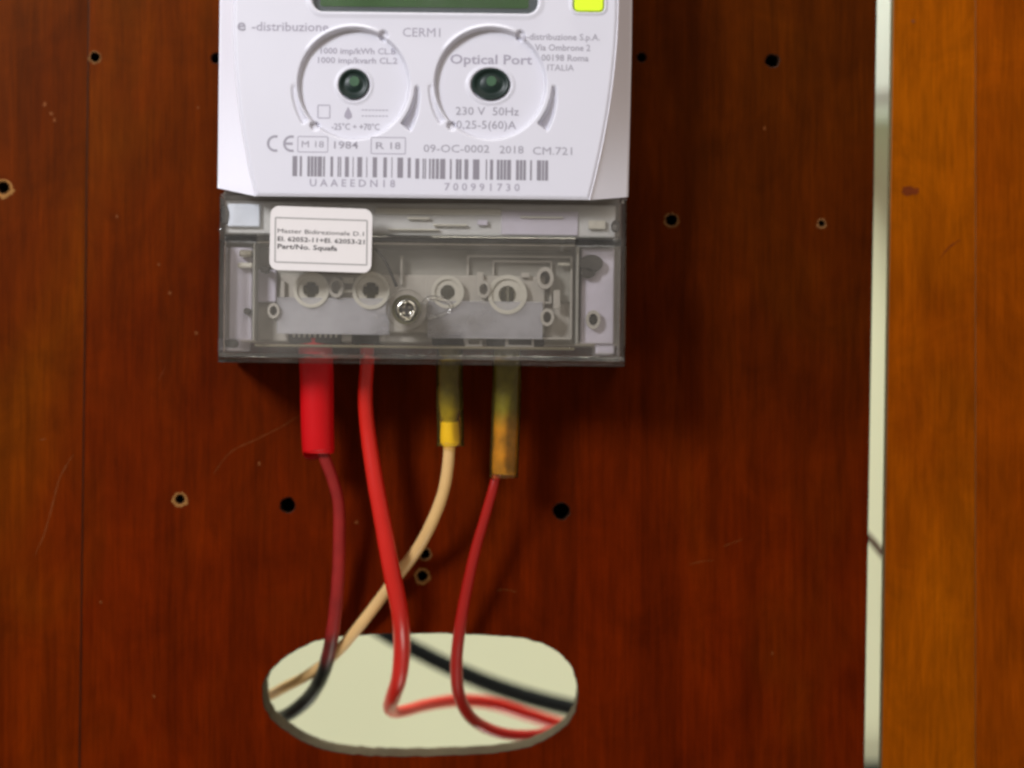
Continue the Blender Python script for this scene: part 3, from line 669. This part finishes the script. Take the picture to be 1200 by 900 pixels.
bm = bmesh.new(); add_tube(bm, [(526,398,-.0213,12),(526,425,-.021,12.8),(525.5,450,-.021,11.6),(526.5,470,-.020,12.6),(526,484,-.020,11.4),(527,492,-.020,8.5),(527,496,-.020,8)], 22, 5, wob=.15); link('wire_core', bm, gradmat('olive_core', (.125,.105,.006), (.34,.27,.010), 480, 14, 400, .5, .6), w3, True)
bm = bmesh.new(); add_tube(bm, [(527,494,-.0201,10.2),(527,498,-.020,11),(527,510,-.020,11.2),(527.3,519,-.020,10.4),(527.5,523,-.020,7.6)], 20, 5, wob=.08); link('yellow_tape', bm, M['yellow'], w3, True)
bm = bmesh.new(); add_tube(bm, [(528,519,-.020,16.1),(528,521.5,-.020,16.5),(528,523,-.020,16.0)], 28, 3, cap=False); link('sleeve_lip', bm, M['amber_tube'], w3, True)
bm = bmesh.new(); add_tube(bm, [(527,512,-.020,7),(525,545,-.0195,7),(519,578,-.0175,7),(506,612,-.0145,7),(490,642,-.010,7),(470,669,-.0065,7),(447,700,-.0045,6.8),(420,735,-.002,6.6),(392,767,.004,6.4),(362,790,.012,6.2),(334,805,.019,6.2),(312,816,.030,6.2),(270,828,.045,6.2)], 18, 8, wob=.03); link('insulation', bm, M['cream'], w3, True)
w4 = wire('crimson wire in a green and orange sleeve, rightmost under the meter', (592, 400, -.022))
bm = bmesh.new(); add_tube(bm, [(594,396,-.0215,17),(594,450,-.021,17.2),(592.5,500,-.020,17),(591,540,-.019,17),(590.5,557,-.019,16.5)], 28, 4, cap=False); link('clear_sleeve', bm, M['amber_tube'], w4, True)
bm = bmesh.new(); add_tube(bm, [(594,398,-.0213,14.5),(594,430,-.021,14.9),(593.5,460,-.020,14.2),(593,490,-.020,14.8),(592,520,-.0195,14.2),(591,545,-.019,14.6),(590.5,556,-.019,13)], 22, 6, wob=.08); link('wire_core', bm, gradmat('green_to_orange_core', (.13,.125,.008), (.50,.21,.006), 492, 16, 400, .5, .5), w4, True)
bm = bmesh.new(); add_tube(bm, [(590.6,556,-.019,16.6),(590.5,558.5,-.019,17.0),(590.5,560,-.019,16.4)], 28, 3, cap=False); link('sleeve_lip', bm, M['amber_tube'], w4, True)
bm = bmesh.new(); add_tube(bm, [(583,550,-.018,5.4),(577,575,-.018,5.8),(567,610,-.016,6),(557,645,-.014,6.4),(547,690,-.011,6.8),(539,735,-.007,7.2),(535,775,-.001,7.4),(537,810,.005,7.4),(548,836,.011,7.4),(566,851,.017,7.2),(592,860,.023,6.8),(625,861,.030,6.2),(652,855,.038,6),(700,845,.050,6)], 18, 8, wob=.03); link('insulation', bm, M['crimson'], w4, True)
